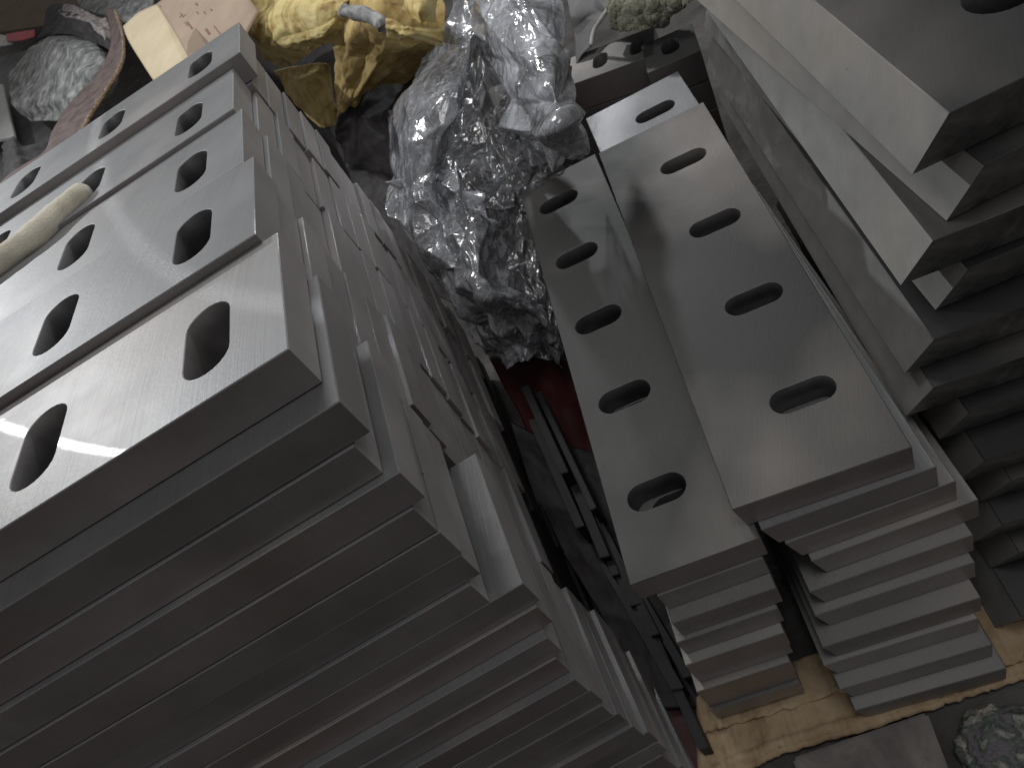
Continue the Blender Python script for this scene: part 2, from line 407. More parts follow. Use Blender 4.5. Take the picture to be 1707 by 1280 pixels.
M['card_pale'] = mottled('pale_cardboard', [(.3, (.60, .49, .32)), (.7, (.72, .62, .43))], 10, .85, 0, .2, 60)
M['card_pink'] = mottled('pinkish_cardboard', [(.3, (.36, .27, .20)), (.7, (.47, .36, .27))], 9, .8, 0, .15, 60)
M['card_tape'] = mottled('taped_cardboard', [(.3, (.27, .20, .14)), (.7, (.32, .24, .17))], 9, .5, 0, .1, 60)
M['ink'] = mottled('brown_print', [(.3, (.20, .10, .07)), (.7, (.27, .14, .10))], 60, .8)
M['wood'] = mottled('brown_board', [(.3, (.10, .065, .04)), (.7, (.16, .11, .07))], 6, .8, 0, .3, 30)
M['redcloth'] = mottled('pink_red_plastic', [(.3, (.45, .04, .06)), (.7, (.55, .08, .09))], 20, .5)
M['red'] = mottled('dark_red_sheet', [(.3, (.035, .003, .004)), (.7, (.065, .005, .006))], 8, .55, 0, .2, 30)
M['shadefilm'] = mottled('shade_black_film', [(.3, (.006, .005, .005)), (.7, (.018, .012, .012))], 12, .6, 0, .4, 60)  # near-black colour of the layers that stand in for shade
M['felt'] = mottled('grey_green_sponge', [(.3, (.10, .10, .06)), (.5, (.20, .20, .13)), (.7, (.36, .36, .27))], 130, .95, 0, 1.0, 200, dist=.006, sheen=.4)
M['greysheet'] = mottled('grey_sheet', [(.3, (.12, .12, .12)), (.7, (.20, .20, .20))], 12, .7)
M['white'] = mottled('off_white_panel', [(.3, (.5, .5, .48)), (.7, (.62, .62, .6))], 12, .8)
M['concrete'] = mottled('oily_concrete', [(.28, (.035, .03, .028)), (.5, (.085, .078, .072)), (.72, (.17, .16, .15))], 9, .75, 0, .8, 45, detail=9, dist=.006)
M['rock'] = mottled('speckled_stone', [(.30, (.02, .02, .03)), (.42, (.18, .16, .18)), (.50, (.07, .10, .08)), (.58, (.34, .32, .30)), (.66, (.60, .54, .42))], 34, .6, 0, 1.0, 60, detail=10, dist=.008)
M['darksteel'] = steel('oily_dark_steel', base=(.09, .09, .095), rough=.45, aniso=0, metal=.7)
M['greystone'] = mottled('grey_brown_block', [(.3, (.09, .08, .075)), (.5, (.17, .155, .145)), (.7, (.28, .25, .23))], 18, .7, 0, .4, 60)

def plastic(name, haze=.16, seed=0.0, col=(.80, .83, .90)):
    mt, nt, bs = newmat(name); L = nt.links.new
    out = nt.nodes['Material Output']
    tc = N(nt, 'ShaderNodeTexCoord')
    mp = N(nt, 'ShaderNodeMapping'); mp.inputs['Location'].default_value = (seed, seed*.7, 0); L(tc.outputs['Object'], mp.inputs['Vector'])
    n1 = N(nt, 'ShaderNodeTexNoise', Scale=14.0, Detail=8.0, Roughness=.62, Distortion=1.2); L(mp.outputs[0], n1.inputs['Vector'])
    vo = N(nt, 'ShaderNodeTexVoronoi', Scale=26.0, feature='DISTANCE_TO_EDGE'); 
    n5 = N(nt, 'ShaderNodeTexNoise', Scale=20.0, Detail=3.0); L(mp.outputs[0], n5.inputs['Vector'])
    mixv = N(nt, 'ShaderNodeMix', data_type='VECTOR'); mixv.inputs[0].default_value = .12
    L(mp.outputs[0], mixv.inputs[4]); L(n5.outputs['Color'], mixv.inputs[5]); L(mixv.outputs[1], vo.inputs['Vector'])
    r = ramp(nt, n1.outputs['Fac'], [(.34, (haze*.25,)*3), (.52, (haze,)*3), (.70, (min(haze*2.6, .8),)*3)])
    cr_ = ramp(nt, vo.outputs['Distance'], [(0.0, (.22,)*3), (.05, (0, 0, 0))])
    fr = N(nt, 'ShaderNodeLayerWeight', Blend=.25)
    a1 = N(nt, 'ShaderNodeMath', operation='ADD', use_clamp=True); L(r, a1.inputs[0]); L(fr.outputs['Facing'], a1.inputs[1])
    fm = N(nt, 'ShaderNodeMath', operation='MULTIPLY'); L(fr.outputs['Facing'], fm.inputs[0]); fm.inputs[1].default_value = .22; L(fm.outputs[0], a1.inputs[1])
    a2 = N(nt, 'ShaderNodeMath', operation='ADD', use_clamp=True); L(a1.outputs[0], a2.inputs[0]); L(cr_, a2.inputs[1])
    tr = N(nt, 'ShaderNodeBsdfTransparent'); df = N(nt, 'ShaderNodeBsdfDiffuse'); df.inputs['Color'].default_value = (*col, 1)
    mx = N(nt, 'ShaderNodeMixShader'); L(a2.outputs[0], mx.inputs[0]); L(tr.outputs[0], mx.inputs[1]); L(df.outputs[0], mx.inputs[2])
    gl = N(nt, 'ShaderNodeBsdfGlossy', Roughness=.14)
    bp = N(nt, 'ShaderNodeBump', Strength=.35, Distance=.004)
    n6 = N(nt, 'ShaderNodeTexNoise', Scale=24.0, Detail=4.0, Roughness=.5, Distortion=2.5); L(mp.outputs[0], n6.inputs['Vector']); L(n6.outputs['Fac'], bp.inputs['Height'])
    L(bp.outputs[0], gl.inputs['Normal'])
    fr2 = N(nt, 'ShaderNodeFresnel', IOR=1.5); L(bp.outputs[0], fr2.inputs['Normal'])
    f2 = N(nt, 'ShaderNodeMath', operation='MULTIPLY', use_clamp=True); L(fr2.outputs[0], f2.inputs[0]); f2.inputs[1].default_value = 1.7
    mx2 = N(nt, 'ShaderNodeMixShader'); L(f2.outputs[0], mx2.inputs[0]); L(mx.outputs[0], mx2.inputs[1]); L(gl.outputs[0], mx2.inputs[2])
    L(mx2.outputs[0], out.inputs['Surface'])
    nt.nodes.remove(bs)
    return mt
M['film'] = plastic('clear_film', .20)
M['film3'] = plastic('thin_clear_film', .06, 5.0)
M['film2'] = plastic('clear_film_thick', .38, 3.0)

# floor
def floor():
    bm = bmesh.new(); s = 40
    bmesh.ops.create_grid(bm, x_segments=4, y_segments=4, size=s)
    me = bpy.data.meshes.new('floor'); bm.to_mesh(me); bm.free(); me.materials.append(M['concrete'])
    o = link('floor', me); o['kind'] = 'structure'
floor()

# --- plastic wrap between the piles
bag = empty('plastic_wrap', at(810, 150, .5))
t = patch('left_fold', [
    [(748, -40, .44), (770, -40, .42), (790, -40, .41), (812, -40, .42)],
    [(722, 60, .47), (750, 50, .44), (780, 45, .43), (806, 40, .44)],
    [(672, 150, .52), (715, 140, .47), (760, 135, .46), (800, 120, .48)],
    [(645, 235, .56), (690, 230, .51), (735, 230, .50), (765, 225, .53)],
    [(643, 310, .58), (680, 310, .54), (715, 315, .54), (760, 325, .58)],
    [(675, 360, .61), (705, 365, .57), (735, 370, .57), (785, 390, .61)],
    [(722, 440, .66), (745, 445, .61), (775, 450, .60), (812, 470, .64)]],
    170, 230, M['film'], .0004, .0015, 14, .002, 8, 3, facets=((4, 8, .024), (9, 12, .005), (30, 30, .0007)))
local_parent(t, bag)
t = patch('right_fold', [
    [(795, -40, .41), (825, -40, .39), (860, -40, .40), (900, -40, .43)],
    [(803, 40, .44), (845, 35, .40), (895, 40, .40), (935, 55, .44)],
    [(812, 110, .49), (850, 100, .43), (915, 100, .41), (968, 110, .46)],
    [(825, 180, .54), (865, 175, .46), (925, 180, .42), (982, 190, .47)],
    [(850, 240, .58), (885, 240, .50), (935, 240, .47), (980, 245, .52)],
    [(868, 285, .61), (900, 285, .56), (940, 275, .55), (975, 265, .58)]],
    170, 200, M['film2'], .0004, .0015, 16, .002, 9, 13, facets=((4, 6, .024), (8, 10, .0055), (30, 34, .0010)))
local_parent(t, bag)
t = patch('middle_film', [
    [(775, 80, .50), (800, 75, .49), (830, 80, .50), (870, 90, .50)],
    [(750, 180, .56), (790, 180, .55), (830, 180, .55), (880, 190, .55)],
    [(745, 270, .60), (790, 270, .59), (835, 280, .59), (880, 285, .60)],
    [(770, 350, .63), (805, 350, .62), (840, 350, .62), (875, 340, .64)]],
    130, 150, M['film3'], .0004, .001, 12, .001, 10, 29, facets=((4, 4, .018), (10, 9, .005), (30, 30, .0007)))
local_parent(t, bag)
tag(bag, 'clear plastic wrap gathered at the top, hanging between the steel piles', 'plastic wrap')
t = patch('plastic_bag', [
    [(660, 300, .56), (705, 290, .54), (750, 285, .52), (800, 330, .56)],
    [(700, 390, .62), (740, 370, .59), (780, 370, .56), (830, 400, .62)],
    [(735, 480, .66), (775, 470, .62), (812, 480, .60), (880, 470, .66)],
    [(790, 560, .72), (830, 550, .70), (880, 540, .70), (925, 560, .72)],
    [(835, 610, .78), (865, 600, .76), (900, 590, .76), (940, 600, .78)]],
    170, 190, M['film'], .0004, .002, 26, .002, 14, 8, facets=((5, 7, .022), (12, 16, .008), (36, 46, .0014)))
tag(t, 'lower crumpled clear plastic bag beside the narrow slotted blades', 'plastic bag')
t = patch('plastic_film', [
    [(840, 290, .62), (880, 270, .60), (930, 275, .62), (985, 265, .66)],
    [(820, 400, .68), (850, 390, .66), (890, 370, .66), (920, 370, .68)],
    [(820, 500, .74), (860, 500, .72), (900, 480, .72), (935, 480, .74)],
    [(830, 590, .80), (870, 590, .78), (910, 600, .78), (950, 600, .80)]],
    130, 150, M['film3'], .0004, .002, 30, .001, 16, 21, facets=((4, 7, .016), (12, 16, .006), (36, 46, .001)))
tag(t, 'thin dark-looking clear film lying low against the edge of the narrow blade', 'plastic film')

# --- dark things under the plastic
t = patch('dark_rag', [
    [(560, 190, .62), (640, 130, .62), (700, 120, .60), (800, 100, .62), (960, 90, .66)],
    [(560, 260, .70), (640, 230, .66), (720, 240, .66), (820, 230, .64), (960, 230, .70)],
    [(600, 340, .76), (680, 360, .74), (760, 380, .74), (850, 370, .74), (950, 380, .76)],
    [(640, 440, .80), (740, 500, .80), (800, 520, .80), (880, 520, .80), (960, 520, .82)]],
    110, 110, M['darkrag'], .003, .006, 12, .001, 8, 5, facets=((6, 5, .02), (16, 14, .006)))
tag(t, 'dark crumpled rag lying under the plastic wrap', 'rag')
def box(name, corners_top, drop, mat, parent=None, bev=.0015):
    """prism under a four-cornered top face given by world points"""
    c = sum(corners_top, Vector())/4; c = c-Vector((0, 0, drop))
    bm = bmesh.new()
    a = [bm.verts.new(p-c) for p in corners_top]; b = [bm.verts.new(p-c-Vector((0, 0, drop))) for p in corners_top]
    bm.faces.new(a); bm.faces.new(b[::-1])
    for i in range(4): bm.faces.new([a[i], b[i], b[(i+1) % 4], a[(i+1) % 4]])
    bmesh.ops.recalc_face_normals(bm, faces=bm.faces)
    if bev: bmesh.ops.bevel(bm, geom=bm.edges[:], offset=bev, segments=2, affect='EDGES')
    me = bpy.data.meshes.new(name); bm.to_mesh(me); bm.free(); me.materials.append(mat)
    o = link(name, me); o.location = c
    if parent: local_parent(o, parent)
    return o
t = box('steel_bar', [at(768, 140, .56), at(800, 125, .55), at(880, 330, .64), at(835, 340, .64)], .03, M['darksteel'])
tag(t, 'long dark steel bar lying under the clear plastic wrap', 'steel bar')
t = box('steel_plate', [at(815, 150, .60), at(880, 150, .60), at(900, 250, .66), at(840, 265, .66)], .02, M['greystone'])
tag(t, 'grey flat plate seen through the plastic beside the dark bar', 'plate')

t = patch('hollow_shade', [  # dark layer added to imitate the shade in the hollow
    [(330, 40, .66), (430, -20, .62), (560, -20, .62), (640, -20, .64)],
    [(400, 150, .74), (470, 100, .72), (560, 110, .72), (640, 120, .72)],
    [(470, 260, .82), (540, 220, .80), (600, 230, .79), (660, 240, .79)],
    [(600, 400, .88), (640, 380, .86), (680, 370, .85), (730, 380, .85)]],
    90, 90, M['shadefilm'], .003, .004, 12, .001, 8, 91, facets=((5, 5, .02), (12, 12, .006)))
tag(t, 'black layer added as shade in the dark hollow under the yellow cloths', 'cloth')
# --- red sheet on the floor between the piles
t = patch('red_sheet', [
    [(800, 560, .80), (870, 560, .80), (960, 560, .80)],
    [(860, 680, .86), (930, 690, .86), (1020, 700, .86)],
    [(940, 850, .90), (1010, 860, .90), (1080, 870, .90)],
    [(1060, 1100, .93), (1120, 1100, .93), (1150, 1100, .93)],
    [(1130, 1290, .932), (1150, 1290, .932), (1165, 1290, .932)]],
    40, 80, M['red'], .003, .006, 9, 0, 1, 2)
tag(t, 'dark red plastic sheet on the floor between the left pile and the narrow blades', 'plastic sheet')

t = patch('shade_sheet', [  # added layer: imitates the shade that blackens the red sheet
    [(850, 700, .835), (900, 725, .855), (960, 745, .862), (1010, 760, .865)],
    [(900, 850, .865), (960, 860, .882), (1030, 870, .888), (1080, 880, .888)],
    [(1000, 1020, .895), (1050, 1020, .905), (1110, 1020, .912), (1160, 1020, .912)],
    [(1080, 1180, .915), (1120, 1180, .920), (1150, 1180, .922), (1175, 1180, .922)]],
    60, 90, M['shadefilm'], .002, .004, 14, .004, 9, 71)
tag(t, 'crumpled black layer added as shade over the lower end of the red sheet', 'sheet')
# --- oily black strips standing on edge in the gap; the black partly stands in for shade
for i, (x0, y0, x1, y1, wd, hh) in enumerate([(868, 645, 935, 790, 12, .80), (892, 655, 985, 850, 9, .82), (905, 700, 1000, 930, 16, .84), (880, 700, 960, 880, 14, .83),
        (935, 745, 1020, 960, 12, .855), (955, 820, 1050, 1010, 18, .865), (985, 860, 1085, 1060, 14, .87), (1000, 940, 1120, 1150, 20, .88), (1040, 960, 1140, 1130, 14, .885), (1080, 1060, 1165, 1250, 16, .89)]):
    t = box('steel_strip', [at(x0, y0, hh), at(x0+wd, y0-4, hh), at(x1+wd, y1-4, hh+.012), at(x1, y1, hh+.012)], .04, M['steel_shaded'], bev=.0008)
    tag(t, 'oily steel strip, its black partly shade, in the dark gap, %s' % ['highest, under the plastic bag', 'against the red sheet top', 'third from the top of the gap', 'close against the left pile', 'middle one over the red sheet', 'widest one', 'next to the narrow blade corner', 'beside the lowest narrow blades', 'touching the narrow stack', 'lowest, near the cardboard corner'][i], 'steel strip', 'oily black strips in the gap')

# --- yellow leather cloths
t = patch('yellow_cloth', [
    [(380, 0, .42), (450, -60, .40), (540, -60, .38), (610, -50, .40)],
    [(425, 70, .46), (455, 20, .42), (535, 5, .39), (580, 10, .40)],
    [(440, 95, .52), (480, 75, .46), (540, 55, .42), (575, 35, .42)],
    [(470, 112, .58), (500, 100, .52), (540, 80, .47), (573, 58, .45)]],
    120, 120, M['yellow'], .003, .003, 16, .002, 11, 12, facets=((4, 4, .012), (9, 10, .004), (24, 26, .0012)))
tag(t, 'dirty yellow leather cloth arching just behind the left pile corner', 'cloth')
t = patch('yellow_cloth', [
    [(560, -50, .38), (620, -50, .38), (680, -50, .40), (740, -50, .44)],
    [(568, 25, .42), (620, 28, .40), (680, 40, .42), (735, 55, .46)],
    [(566, 110, .52), (610, 95, .48), (665, 85, .48), (722, 85, .52)],
    [(568, 165, .60), (600, 150, .57), (640, 130, .55), (700, 112, .58)],
    [(565, 205, .66), (585, 185, .64), (620, 150, .60), (690, 125, .62)]],
    130, 140, M['ochre'], .003, .003, 16, .002, 12, 14, facets=((4, 4, .016), (9, 11, .006), (24, 28, .0014)))
tag(t, 'ochre yellow cloth with hanging folds left of the plastic wrap', 'cloth')
t = patch('yellow_cloth', [
    [(455, 120, .64), (490, 112, .62), (535, 105, .62), (552, 110, .64)],
    [(480, 150, .68), (510, 145, .66), (540, 140, .66), (555, 150, .68)],
    [(510, 185, .72), (530, 180, .70), (550, 180, .70), (560, 190, .72)],
    [(530, 215, .76), (545, 212, .74), (556, 210, .74), (568, 208, .76)]],
    70, 80, M['yellow'], .003, .002, 14, .001, 9, 17, facets=((3, 4, .012), (9, 10, .004)))
tag(t, 'small pale yellow cloth scrap low in the gap behind the left pile', 'cloth')
t = patch('rolled_cloth', [
    [(640, 30, .385), (675, 42, .39), (705, 44, .40), (738, 50, .42)],
    [(645, 45, .368), (675, 52, .372), (705, 55, .385), (738, 60, .40)],
    [(650, 62, .39), (675, 66, .40), (705, 68, .41), (738, 74, .43)]],
    60, 40, M['yellow'], .004, .004, 30, .006, 18, 19)
tag(t, 'rolled edge of pale yellow cloth reaching to the plastic wrap', 'cloth')
t = patch('yellow_scrap', [
    [(668, -30, .36), (690, -30, .355), (712, -30, .36), (735, -30, .38)],
    [(672, 10, .37), (692, 15, .355), (708, 12, .36), (728, 5, .38)],
    [(685, 32, .385), (700, 40, .375), (712, 36, .38), (726, 38, .40)]],
    40, 30, M['yellow'], .003, .003, 14, .004, 9, 23)
tag(t, 'small upright yellow scrap at the top edge beside the plastic', 'cloth')
# grey twisted tie on the yellow cloth
def tube(name, pts, rad, mat, seg=14, parent=None, amp=.0, freq=30, cap=True, seed=0, sub=6):
    """round bar through world points with a radius per point"""
    n = len(pts); P = []; Rr = []
    for i in range(n-1):
        for s in range(sub):
            t_ = s/sub; g = lambda j: pts[max(0, min(n-1, j))]
            P.append(catmull(g(i-1), g(i), g(i+1), g(i+2), t_)); Rr.append(rad[i]*(1-t_)+rad[i+1]*t_)
    P.append(pts[-1]); Rr.append(rad[-1])
    bm = bmesh.new(); rings = []
    up = Vector((0, 0, 1)); 
    for i, p in enumerate(P):
        d = (P[min(i+1, len(P)-1)]-P[max(i-1, 0)]).normalized()
        a = d.cross(up)
        if a.length < .1: a = d.cross(Vector((1, 0, 0)))
        a.normalize(); b = a.cross(d).normalized()
        ring = []
        for k in range(seg):
            an = 2*math.pi*k/seg; v = a*math.cos(an)+b*math.sin(an); r = Rr[i]
            if amp: r += noise.fractal((p+v*r)*freq+Vector((seed, 0, 0)), 1, 2, 3)*amp
            ring.append(p+v*r)
        rings.append(ring)
    c = sum(P, Vector())/len(P)
    vr = [[bm.verts.new(q-c) for q in ring] for ring in rings]
    for i in range(len(vr)-1):
        for k in range(seg):
            j = (k+1) % seg; f = bm.faces.new([vr[i][k], vr[i][j], vr[i+1][j], vr[i+1][k]]); f.smooth = True
    for ring, rv in ((vr[0], False), (vr[-1], True)):
        f = bm.faces.new(ring if rv else ring[::-1]); f.smooth = True
    bmesh.ops.recalc_face_normals(bm, faces=bm.faces)
    me = bpy.data.meshes.new(name); bm.to_mesh(me); bm.free(); me.materials.append(mat)
    o = link(name, me); o.location = c
    if parent: local_parent(o, parent)
    return o
t = tube('cloth_tie', [at(573, 18, .375), at(595, 22, .368), at(620, 30, .37), at(640, 42, .375), at(642, 55, .385)], [.008, .010, .010, .009, .003], M['greyrag'], amp=.005, freq=60)
tag(t, 'short twisted grey-white tie lying on the ochre cloth', 'cloth tie')

# --- cardboard box with brown print
bx = empty('cardboard_box', at(300, 90, .47))
A_, B_, C_, D_ = at(208, 52, .40), at(262, 0, .40), at(385, 118, .43), at(276, 160, .46)
t0 = patch('top_panel', [[(262, 8, .400), (285, 35, .405), (330, 120, .43), (352, 170, .45)],
                         [(232, 22, .400), (250, 60, .41), (290, 130, .435), (315, 180, .45)],
                         [(206, 45, .41), (216, 70, .42), (250, 125, .44), (275, 160, .46)]], 20, 20, M['card_pale'], .004, .0012, 8, 0, 1, 2)
local_parent(t0, bx)
t1 = patch('printed_panel', [[(262, 8, .399), (330, -45, .38), (395, -80, .37)],
                             [(300, 70, .408), (360, 10, .395), (405, -20, .38)],
                             [(352, 170, .449), (395, 90, .43), (432, 20, .41)]], 20, 20, M['card_pink'], .004, .0012, 8, 0, 1, 3)
local_parent(t1, bx)
t2 = patch('paper_tape', [[(266, 10, .3975), (285, 8, .3965), (300, 2, .395)], [(296, 60, .4055), (312, 52, .404), (325, 44, .4025)], [(316, 96, .4165), (332, 88, .413), (346, 78, .409)]],
    16, 16, M['card_tape'], .001, .0008, 8, 0, 1, 4)
local_parent(t2, bx)
tag(bx, 'pale cardboard carton with faded brown print behind the left pile', 'cardboard box')

def quad_on(pa, pb, pc, pd, name, mat, parent, th=.0006, n=1):
    bm = bmesh.new(); c = (pa+pb+pc+pd)/4
    nn = (pb-pa).cross(pd-pa).normalized()
    if nn.dot(Vector((0, 0, H))-c) < 0: nn = -nn
    top = [bm.verts.new(p-c+nn*th) for p in (pa, pb, pc, pd)]; bot = [bm.verts.new(p-c) for p in (pa, pb, pc, pd)]
    bm.faces.new(top); bm.faces.new(bot[::-1])
    for i in range(4): bm.faces.new([top[i], bot[i], bot[(i+1) % 4], top[(i+1) % 4]])
    bmesh.ops.recalc_face_normals(bm, faces=bm.faces)
    me = bpy.data.meshes.new(name); bm.to_mesh(me); bm.free(); me.materials.append(mat)
    o = link(name, me); o.location = c
    if parent: local_parent(o, parent)
    return o

def cpos(px, py):
    # point on the printed panel, just above its surface
    dep = bpy.context.evaluated_depsgraph_get(); dep.update()
    d = (RT*((px-853.5)/FPX) + DN*((py-640.0)/FPX) + fw).normalized(); o_ = Vector((0, 0, H))
    best = None
    for ob in (t1, t0):
        mi = ob.matrix_world.inverted()
        ok, loc, nrm, _ = ob.evaluated_get(dep).ray_cast(mi @ o_, (mi.to_3x3() @ d).normalized())
        if ok:
            w = ob.matrix_world @ loc
            if best is None or (w-o_).length < best: best = (w-o_).length
    return o_ + d*((best or at(px, py, .41).length)-.0003)
bpy.context.view_layer.update()
def mark(x0, y0, x1, y1, wd):
    """short printed bar from x0,y0 to x1,y1, wd pixels wide"""
    dx, dy = x1-x0, y1-y0; l = math.hypot(dx, dy); nx, ny = -dy/l*wd/2, dx/l*wd/2
    q = quad_on(cpos(x0+nx, y0+ny), cpos(x1+nx, y1+ny), cpos(x1-nx, y1-ny), cpos(x0-nx, y0-ny), 'printed_mark', M['ink'], None, .0004)
    local_parent(q, t1); q.matrix_parent_inverse = t1.matrix_world.inverted()
for a in ((357, 44, 367, 57, 2.2), (343, 49, 350, 58, 4.5), (312, 37, 321, 49, 3.2), (308, 38, 313, 44, 1.6), (300, 22, 306, 29, 1.4), (299, 30, 305, 24, 1.4), (304, 30, 310, 25, 1.4),
          (341, 74, 346, 80, 1.6), (344, 84, 352, 90, 1.6), (346, 91, 350, 84, 1.4), (354, 84, 358, 81, 1.4), (340, 20, 343, 24, 2), (328, 20, 331, 24, 2), (351, 16, 354, 19, 2.4), (326, 6, 330, 10, 3), (358, 78, 362, 76, 1.4)):
    mark(*a)

# --- cardboard under the middle stack
def ragged_sheet(name, front_px, back_px, h, th, mat, seed):
    """flat corrugated sheet: a torn front edge and a straight back edge, both given as points at depth h"""
    n = 90
    def interp(pts, s):
        s *= len(pts)-1; i = min(int(s), len(pts)-2); t_ = s-i
        return at(pts[i][0], pts[i][1], h).lerp(at(pts[i+1][0], pts[i+1][1], h), t_)
    V = []; m_ = 26
    for j in range(m_+1):
        for i in range(n+1):
            s = i/n; a = interp(front_px, s); b = interp(back_px, s)
            q = Vector((s*30, seed, 0)); a = a + (b-a).normalized()*noise.fractal(q, 1, 2, 4)*.004
            p = a.lerp(b, (j/m_)**1.6)
            flute = math.sin(s*n*.62)*.0011 + (.004 if (seed == 3 and abs(j-7) < 2) else 0)
            z = noise.fractal(p*14+Vector((seed, 0, 0)), 1, 2, 3)*.0025 + flute
            if j < 2: z -= .0012*(2-j)
            V.append(p+Vector((0, 0, z)))
    F = [(j*(n+1)+i, j*(n+1)+i+1, (j+1)*(n+1)+i+1, (j+1)*(n+1)+i) for j in range(m_) for i in range(n)]
    c = sum(V, Vector())/len(V)
    me = bpy.data.meshes.new(name); me.from_pydata([v-c for v in V], [], F); me.update(); me.materials.append(mat)
    me.polygons.foreach_set('use_smooth', [True]*len(me.polygons))
    o = link(name, me); o.location = c
    md = o.modifiers.new('thickness', 'SOLIDIFY'); md.thickness = th; md.offset = 0
    return o
t = ragged_sheet('cardboard_sheet', [(1165, 1310), (1240, 1282), (1310, 1250), (1450, 1212), (1570, 1172), (1650, 1145), (1760, 1110)],
                 [(1160, 1180), (1250, 1130), (1330, 1120), (1400, 1090), (1500, 1060), (1600, 1040), (1740, 1000)], .930, .005, M['card'], 3)
tag(t, 'torn brown cardboard sheet lying on the floor under the middle stack', 'cardboard')
t = ragged_sheet('cardboard_sheet', [(1165, 1222), (1215, 1206), (1290, 1185), (1400, 1150), (1560, 1140), (1640, 1118), (1705, 1098)],
                 [(1160, 1150), (1250, 1110), (1330, 1100), (1400, 1070), (1500, 1040), (1600, 1020), (1720, 980)], .9235, .004, M['card'], 9)
tag(t, 'upper folded layer of brown cardboard directly under the middle blades', 'cardboard')

# --- stones on the floor
def rock(name, c, r, mat, seed, sq=(1, 1, .6), amp=.25):
    bm = bmesh.new(); bmesh.ops.create_icosphere(bm, subdivisions=5, radius=1)
    for v in bm.verts:
        d = v.co.normalized(); k = 1+noise.fractal(d*1.6+Vector((seed, 0, 0)), 1, 2, 6)*amp + noise.fractal(d*6+Vector((0, seed, 0)), 1, 2, 4)*amp*.2
        v.co = Vector((d.x*sq[0], d.y*sq[1], d.z*sq[2]))*k*r
    for f in bm.faces: f.smooth = True
    me = bpy.data.meshes.new(name); bm.to_mesh(me); bm.free(); me.materials.append(mat)
    o = link(name, me); o.location = c; return o
t = rock('stone', at(1660, 1235, .93), .034, M['rock'], 4, (1.1, .9, .55)); tag(t, 'rough multicoloured stone at the lower right edge', 'stone')
t = box('concrete_block', [at(1320, 1262, .92), at(1545, 1185, .92), at(1600, 1330, .92), at(1360, 1380, .92)], .012, M['greystone'], bev=.003)
tag(t, 'flat grey-brown concrete slab on the floor in front of the cardboard', 'slab')

# --- cotton glove finger on the left pile
g = [pl(*p) for p in ((-.60, .40, -.183), (-.50, .50, -.183), (-.42, .575, -.182), (-.355, .640, -.181), (-.318, .680, -.181), (-.306, .692, -.181), (-.302, .696, -.181))]
GL = [(-60, 478), (0, 436), (60, 392), (105, 352), (130, 330), (142, 319), (149, 313)]
def onpile(px, py, w):
    d = RT*((px-853.5)/FPX) + DN*((py-640.0)/FPX) + fw
    return C0 + d*(-w/(-d.dot(TW)))*1.0 if False else C0 + d*(w/d.dot(TW))
g = [onpile(x, y, -.186) for x, y in GL]
t = tube('cotton_glove', g, [.0138, .0136, .0132, .0124, .0114, .0090, .003], M['cream'], 24, amp=.0025, freq=30, sub=10)
tag(t, 'cream cotton glove finger lying on top of the left pile', 'glove')

# --- rags, strip and boards at the upper left
t = patch('grey_rag', [
    [(45, 80, .50), (90, 60, .47), (140, 55, .46), (185, 75, .48)],
    [(22, 120, .52), (80, 100, .47), (150, 100, .46), (200, 110, .50)],
    [(25, 170, .54), (85, 160, .50), (140, 150, .49), (190, 150, .54)],
    [(60, 200, .58), (90, 200, .56), (130, 195, .56), (170, 180, .60)]],
    120, 120, M['greyrag'], .003, .003, 14, .001, 7, 31, facets=((3, 3, .02), (8, 8, .008), (20, 20, .002)))
tag(t, 'grey waxed rag bunched up behind the curved rusty strip', 'rag')
t = patch('dark_rag', [
    [(60, 60, .47), (85, 15, .45), (120, 12, .45), (150, 20, .46), (200, 30, .48)],
    [(62, 66, .465), (95, 40, .44), (135, 40, .43), (175, 60, .44), (205, 85, .47)],
    [(68, 62, .465), (110, 58, .45), (150, 68, .445), (185, 85, .45), (210, 110, .48)]],
    90, 70, M['darkrag'], .003, .003, 16, .001, 9, 33, facets=((5, 3, .010), (12, 8, .004)))
tag(t, 'dark brown rag folded over the grey rag', 'rag')
t = patch('pale_rag', [
    [(95, 18, .44), (120, 8, .43), (150, 22, .43), (180, 35, .44)],
    [(110, 30, .43), (135, 26, .42), (162, 45, .42), (185, 58, .44)],
    [(130, 40, .44), (150, 42, .43), (172, 62, .43), (182, 72, .45)]],
    80, 60, M['paperrag'], .003, .002, 20, .001, 12, 35, facets=((5, 4, .008), (14, 9, .003)))
tag(t, 'pinkish white rag corner lying over the dark rag', 'rag')
# curved strip with frayed edge
st = empty('curved_strip', at(120, 200, .5))
Ps = [(-20, 345, .35), (30, 305, .365), (88, 263, .385), (128, 228, .40), (152, 190, .41), (178, 150, .42), (203, 105, .425), (205, 60, .42), (192, 18, .41)]
Qs = [(-20, 326, .38), (22, 288, .39), (74, 254, .41), (88, 222, .42), (108, 186, .43), (138, 150, .44), (170, 116, .445), (186, 66, .44), (176, 14, .43)]
b_ = patch('strip_face', [[Vector(at(*p)) for p in Ps], [Vector(at(*p)).lerp(Vector(at(*q)), .5) for p, q in zip(Ps, Qs)], [Vector(at(*q)) for q in Qs]], 80, 14, M['rust'], .004, .001, 20, 0, 1, 41, parent=st, raw=True)
e_ = tube('frayed_edge', [at(*p) for p in Ps], [.0045]*9, M['frayed'], 10, parent=st, amp=.003, freq=90, sub=14)
tag(st, 'curved rusty strip with a frayed light edge behind the left pile', 'strip')
t = box('brown_board', [at(-40, 60, .62), at(-40, -60, .62), at(240, -60, .62), at(230, 20, .62)], .02, M['wood']); tag(t, 'brown board in the far upper left corner', 'board')
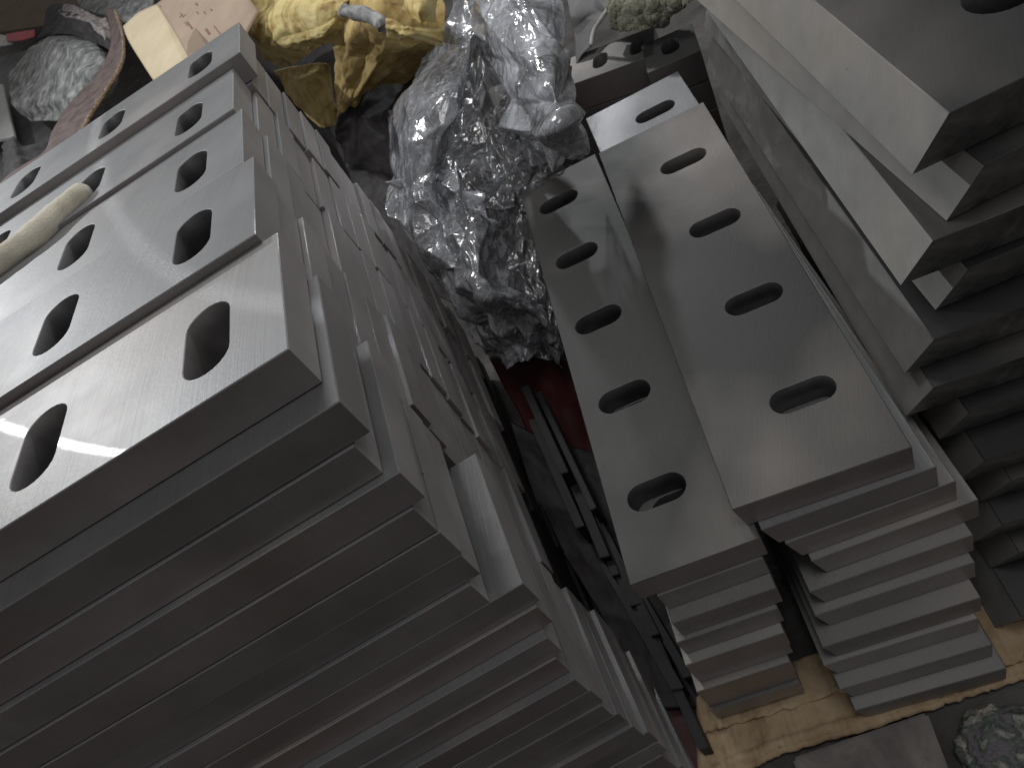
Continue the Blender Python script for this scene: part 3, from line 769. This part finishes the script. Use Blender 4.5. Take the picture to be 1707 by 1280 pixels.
t = box('grey_board', [at(-60, 110, .60), at(60, 80, .60), at(110, 260, .64), at(-60, 330, .64)], .01, M['greysheet']); tag(t, 'plain grey board lying under the grey rag', 'board')
t = box('white_panel', [at(-60, 140, .55), at(4, 140, .55), at(24, 228, .57), at(-60, 245, .57)], .01, M['white']); tag(t, 'small off-white panel at the left edge', 'panel')
t = patch('red_scrap', [[(10, 58, .5), (30, 54, .5), (58, 50, .5)], [(12, 70, .51), (35, 68, .505), (58, 62, .51)]], 20, 10, M['redcloth'], .002, .001, 20, 0, 1, 1)
tag(t, 'small pinkish red scrap left of the grey rag', 'scrap')
t = patch('pale_scrap', [[(-20, 60, .52), (0, 58, .51), (14, 62, .51)], [(-20, 80, .53), (0, 78, .52), (22, 74, .52)]], 20, 10, M['white'], .002, .002, 20, 0, 1, 6)
tag(t, 'off-white scrap beside the small red scrap', 'scrap')
t = patch('black_plastic_bag', [[(0, 240, .44), (20, 225, .42), (45, 240, .43), (100, 215, .45)],
    [(0, 275, .42), (20, 260, .40), (45, 270, .41), (75, 265, .44)], [(0, 320, .42), (15, 310, .40), (30, 300, .41), (50, 290, .44)]], 50, 40, M['darkrag'], .002, .005, 22, .008, 14, 51)
tag(t, 'glossy black plastic bag crumpled at the left edge', 'plastic bag')
t = patch('dark_cloth', [[(120, -40, .52), (190, -60, .50), (260, -40, .50)], [(130, 5, .51), (180, 10, .50), (250, 10, .50)], [(150, 30, .52), (185, 35, .51), (215, 40, .52)]],
    40, 30, M['greyrag'], .003, .005, 18, .006, 10, 57)
tag(t, 'bluish grey cloth at the top edge beside the carton', 'cloth')
t = box('brown_plank', [at(150, 250, .42), at(240, 180, .44), at(300, 150, .46), at(175, 262, .45)], .02, M['wood']); tag(t, 'rusty brown plank just behind the back row of the left pile', 'plank')
t = rock('peeled_cork', at(158, 228, .385), .009, M['card'], 8, (.8, 1.3, .8)); tag(t, 'small tan cork stub at the back edge of the left pile', 'cork')

# --- things above the small stacks
t = patch('green_sponge', [[(1010, -50, .56), (1080, -50, .55), (1175, -60, .55)], [(1018, 0, .56), (1080, -5, .55), (1172, -20, .55)],
    [(1020, 25, .575), (1065, 25, .57), (1130, 15, .57)], [(1024, 44, .595), (1060, 46, .59), (1108, 38, .59)]], 80, 60, M['felt'], .02, .004, 40, .002, 60, 61)
tag(t, 'grey-green fuzzy sponge sheet resting on the small stacks', 'sponge')
sh = patch('grey_sheet', [[(930, -60, .56), (985, -60, .55), (1040, -60, .55)], [(950, 20, .585), (985, 10, .58), (1024, -2, .57)], [(958, 60, .61), (975, 40, .60), (998, 30, .59)], [(958, 105, .617), (968, 90, .61), (984, 76, .605)]],
    40, 40, M['greysheet'], .002, .002, 14, .003, 9, 66)
tag(sh, 'grey flexible sheet curling beside the sponge behind the plastic', 'sheet')
ed = tube('sheet_edge', [at(1040, -50, .535), at(1024, -2, .555), at(1004, 30, .575), at(990, 52, .59), at(985, 76, .60)], [.0035]*5, M['white'], 10, amp=.0008, freq=60)
local_parent(ed, sh); ed.matrix_parent_inverse = Matrix.Translation(-sh.location)
S.cycles.transparent_max_bounces = 24
S.cycles.max_bounces = 10
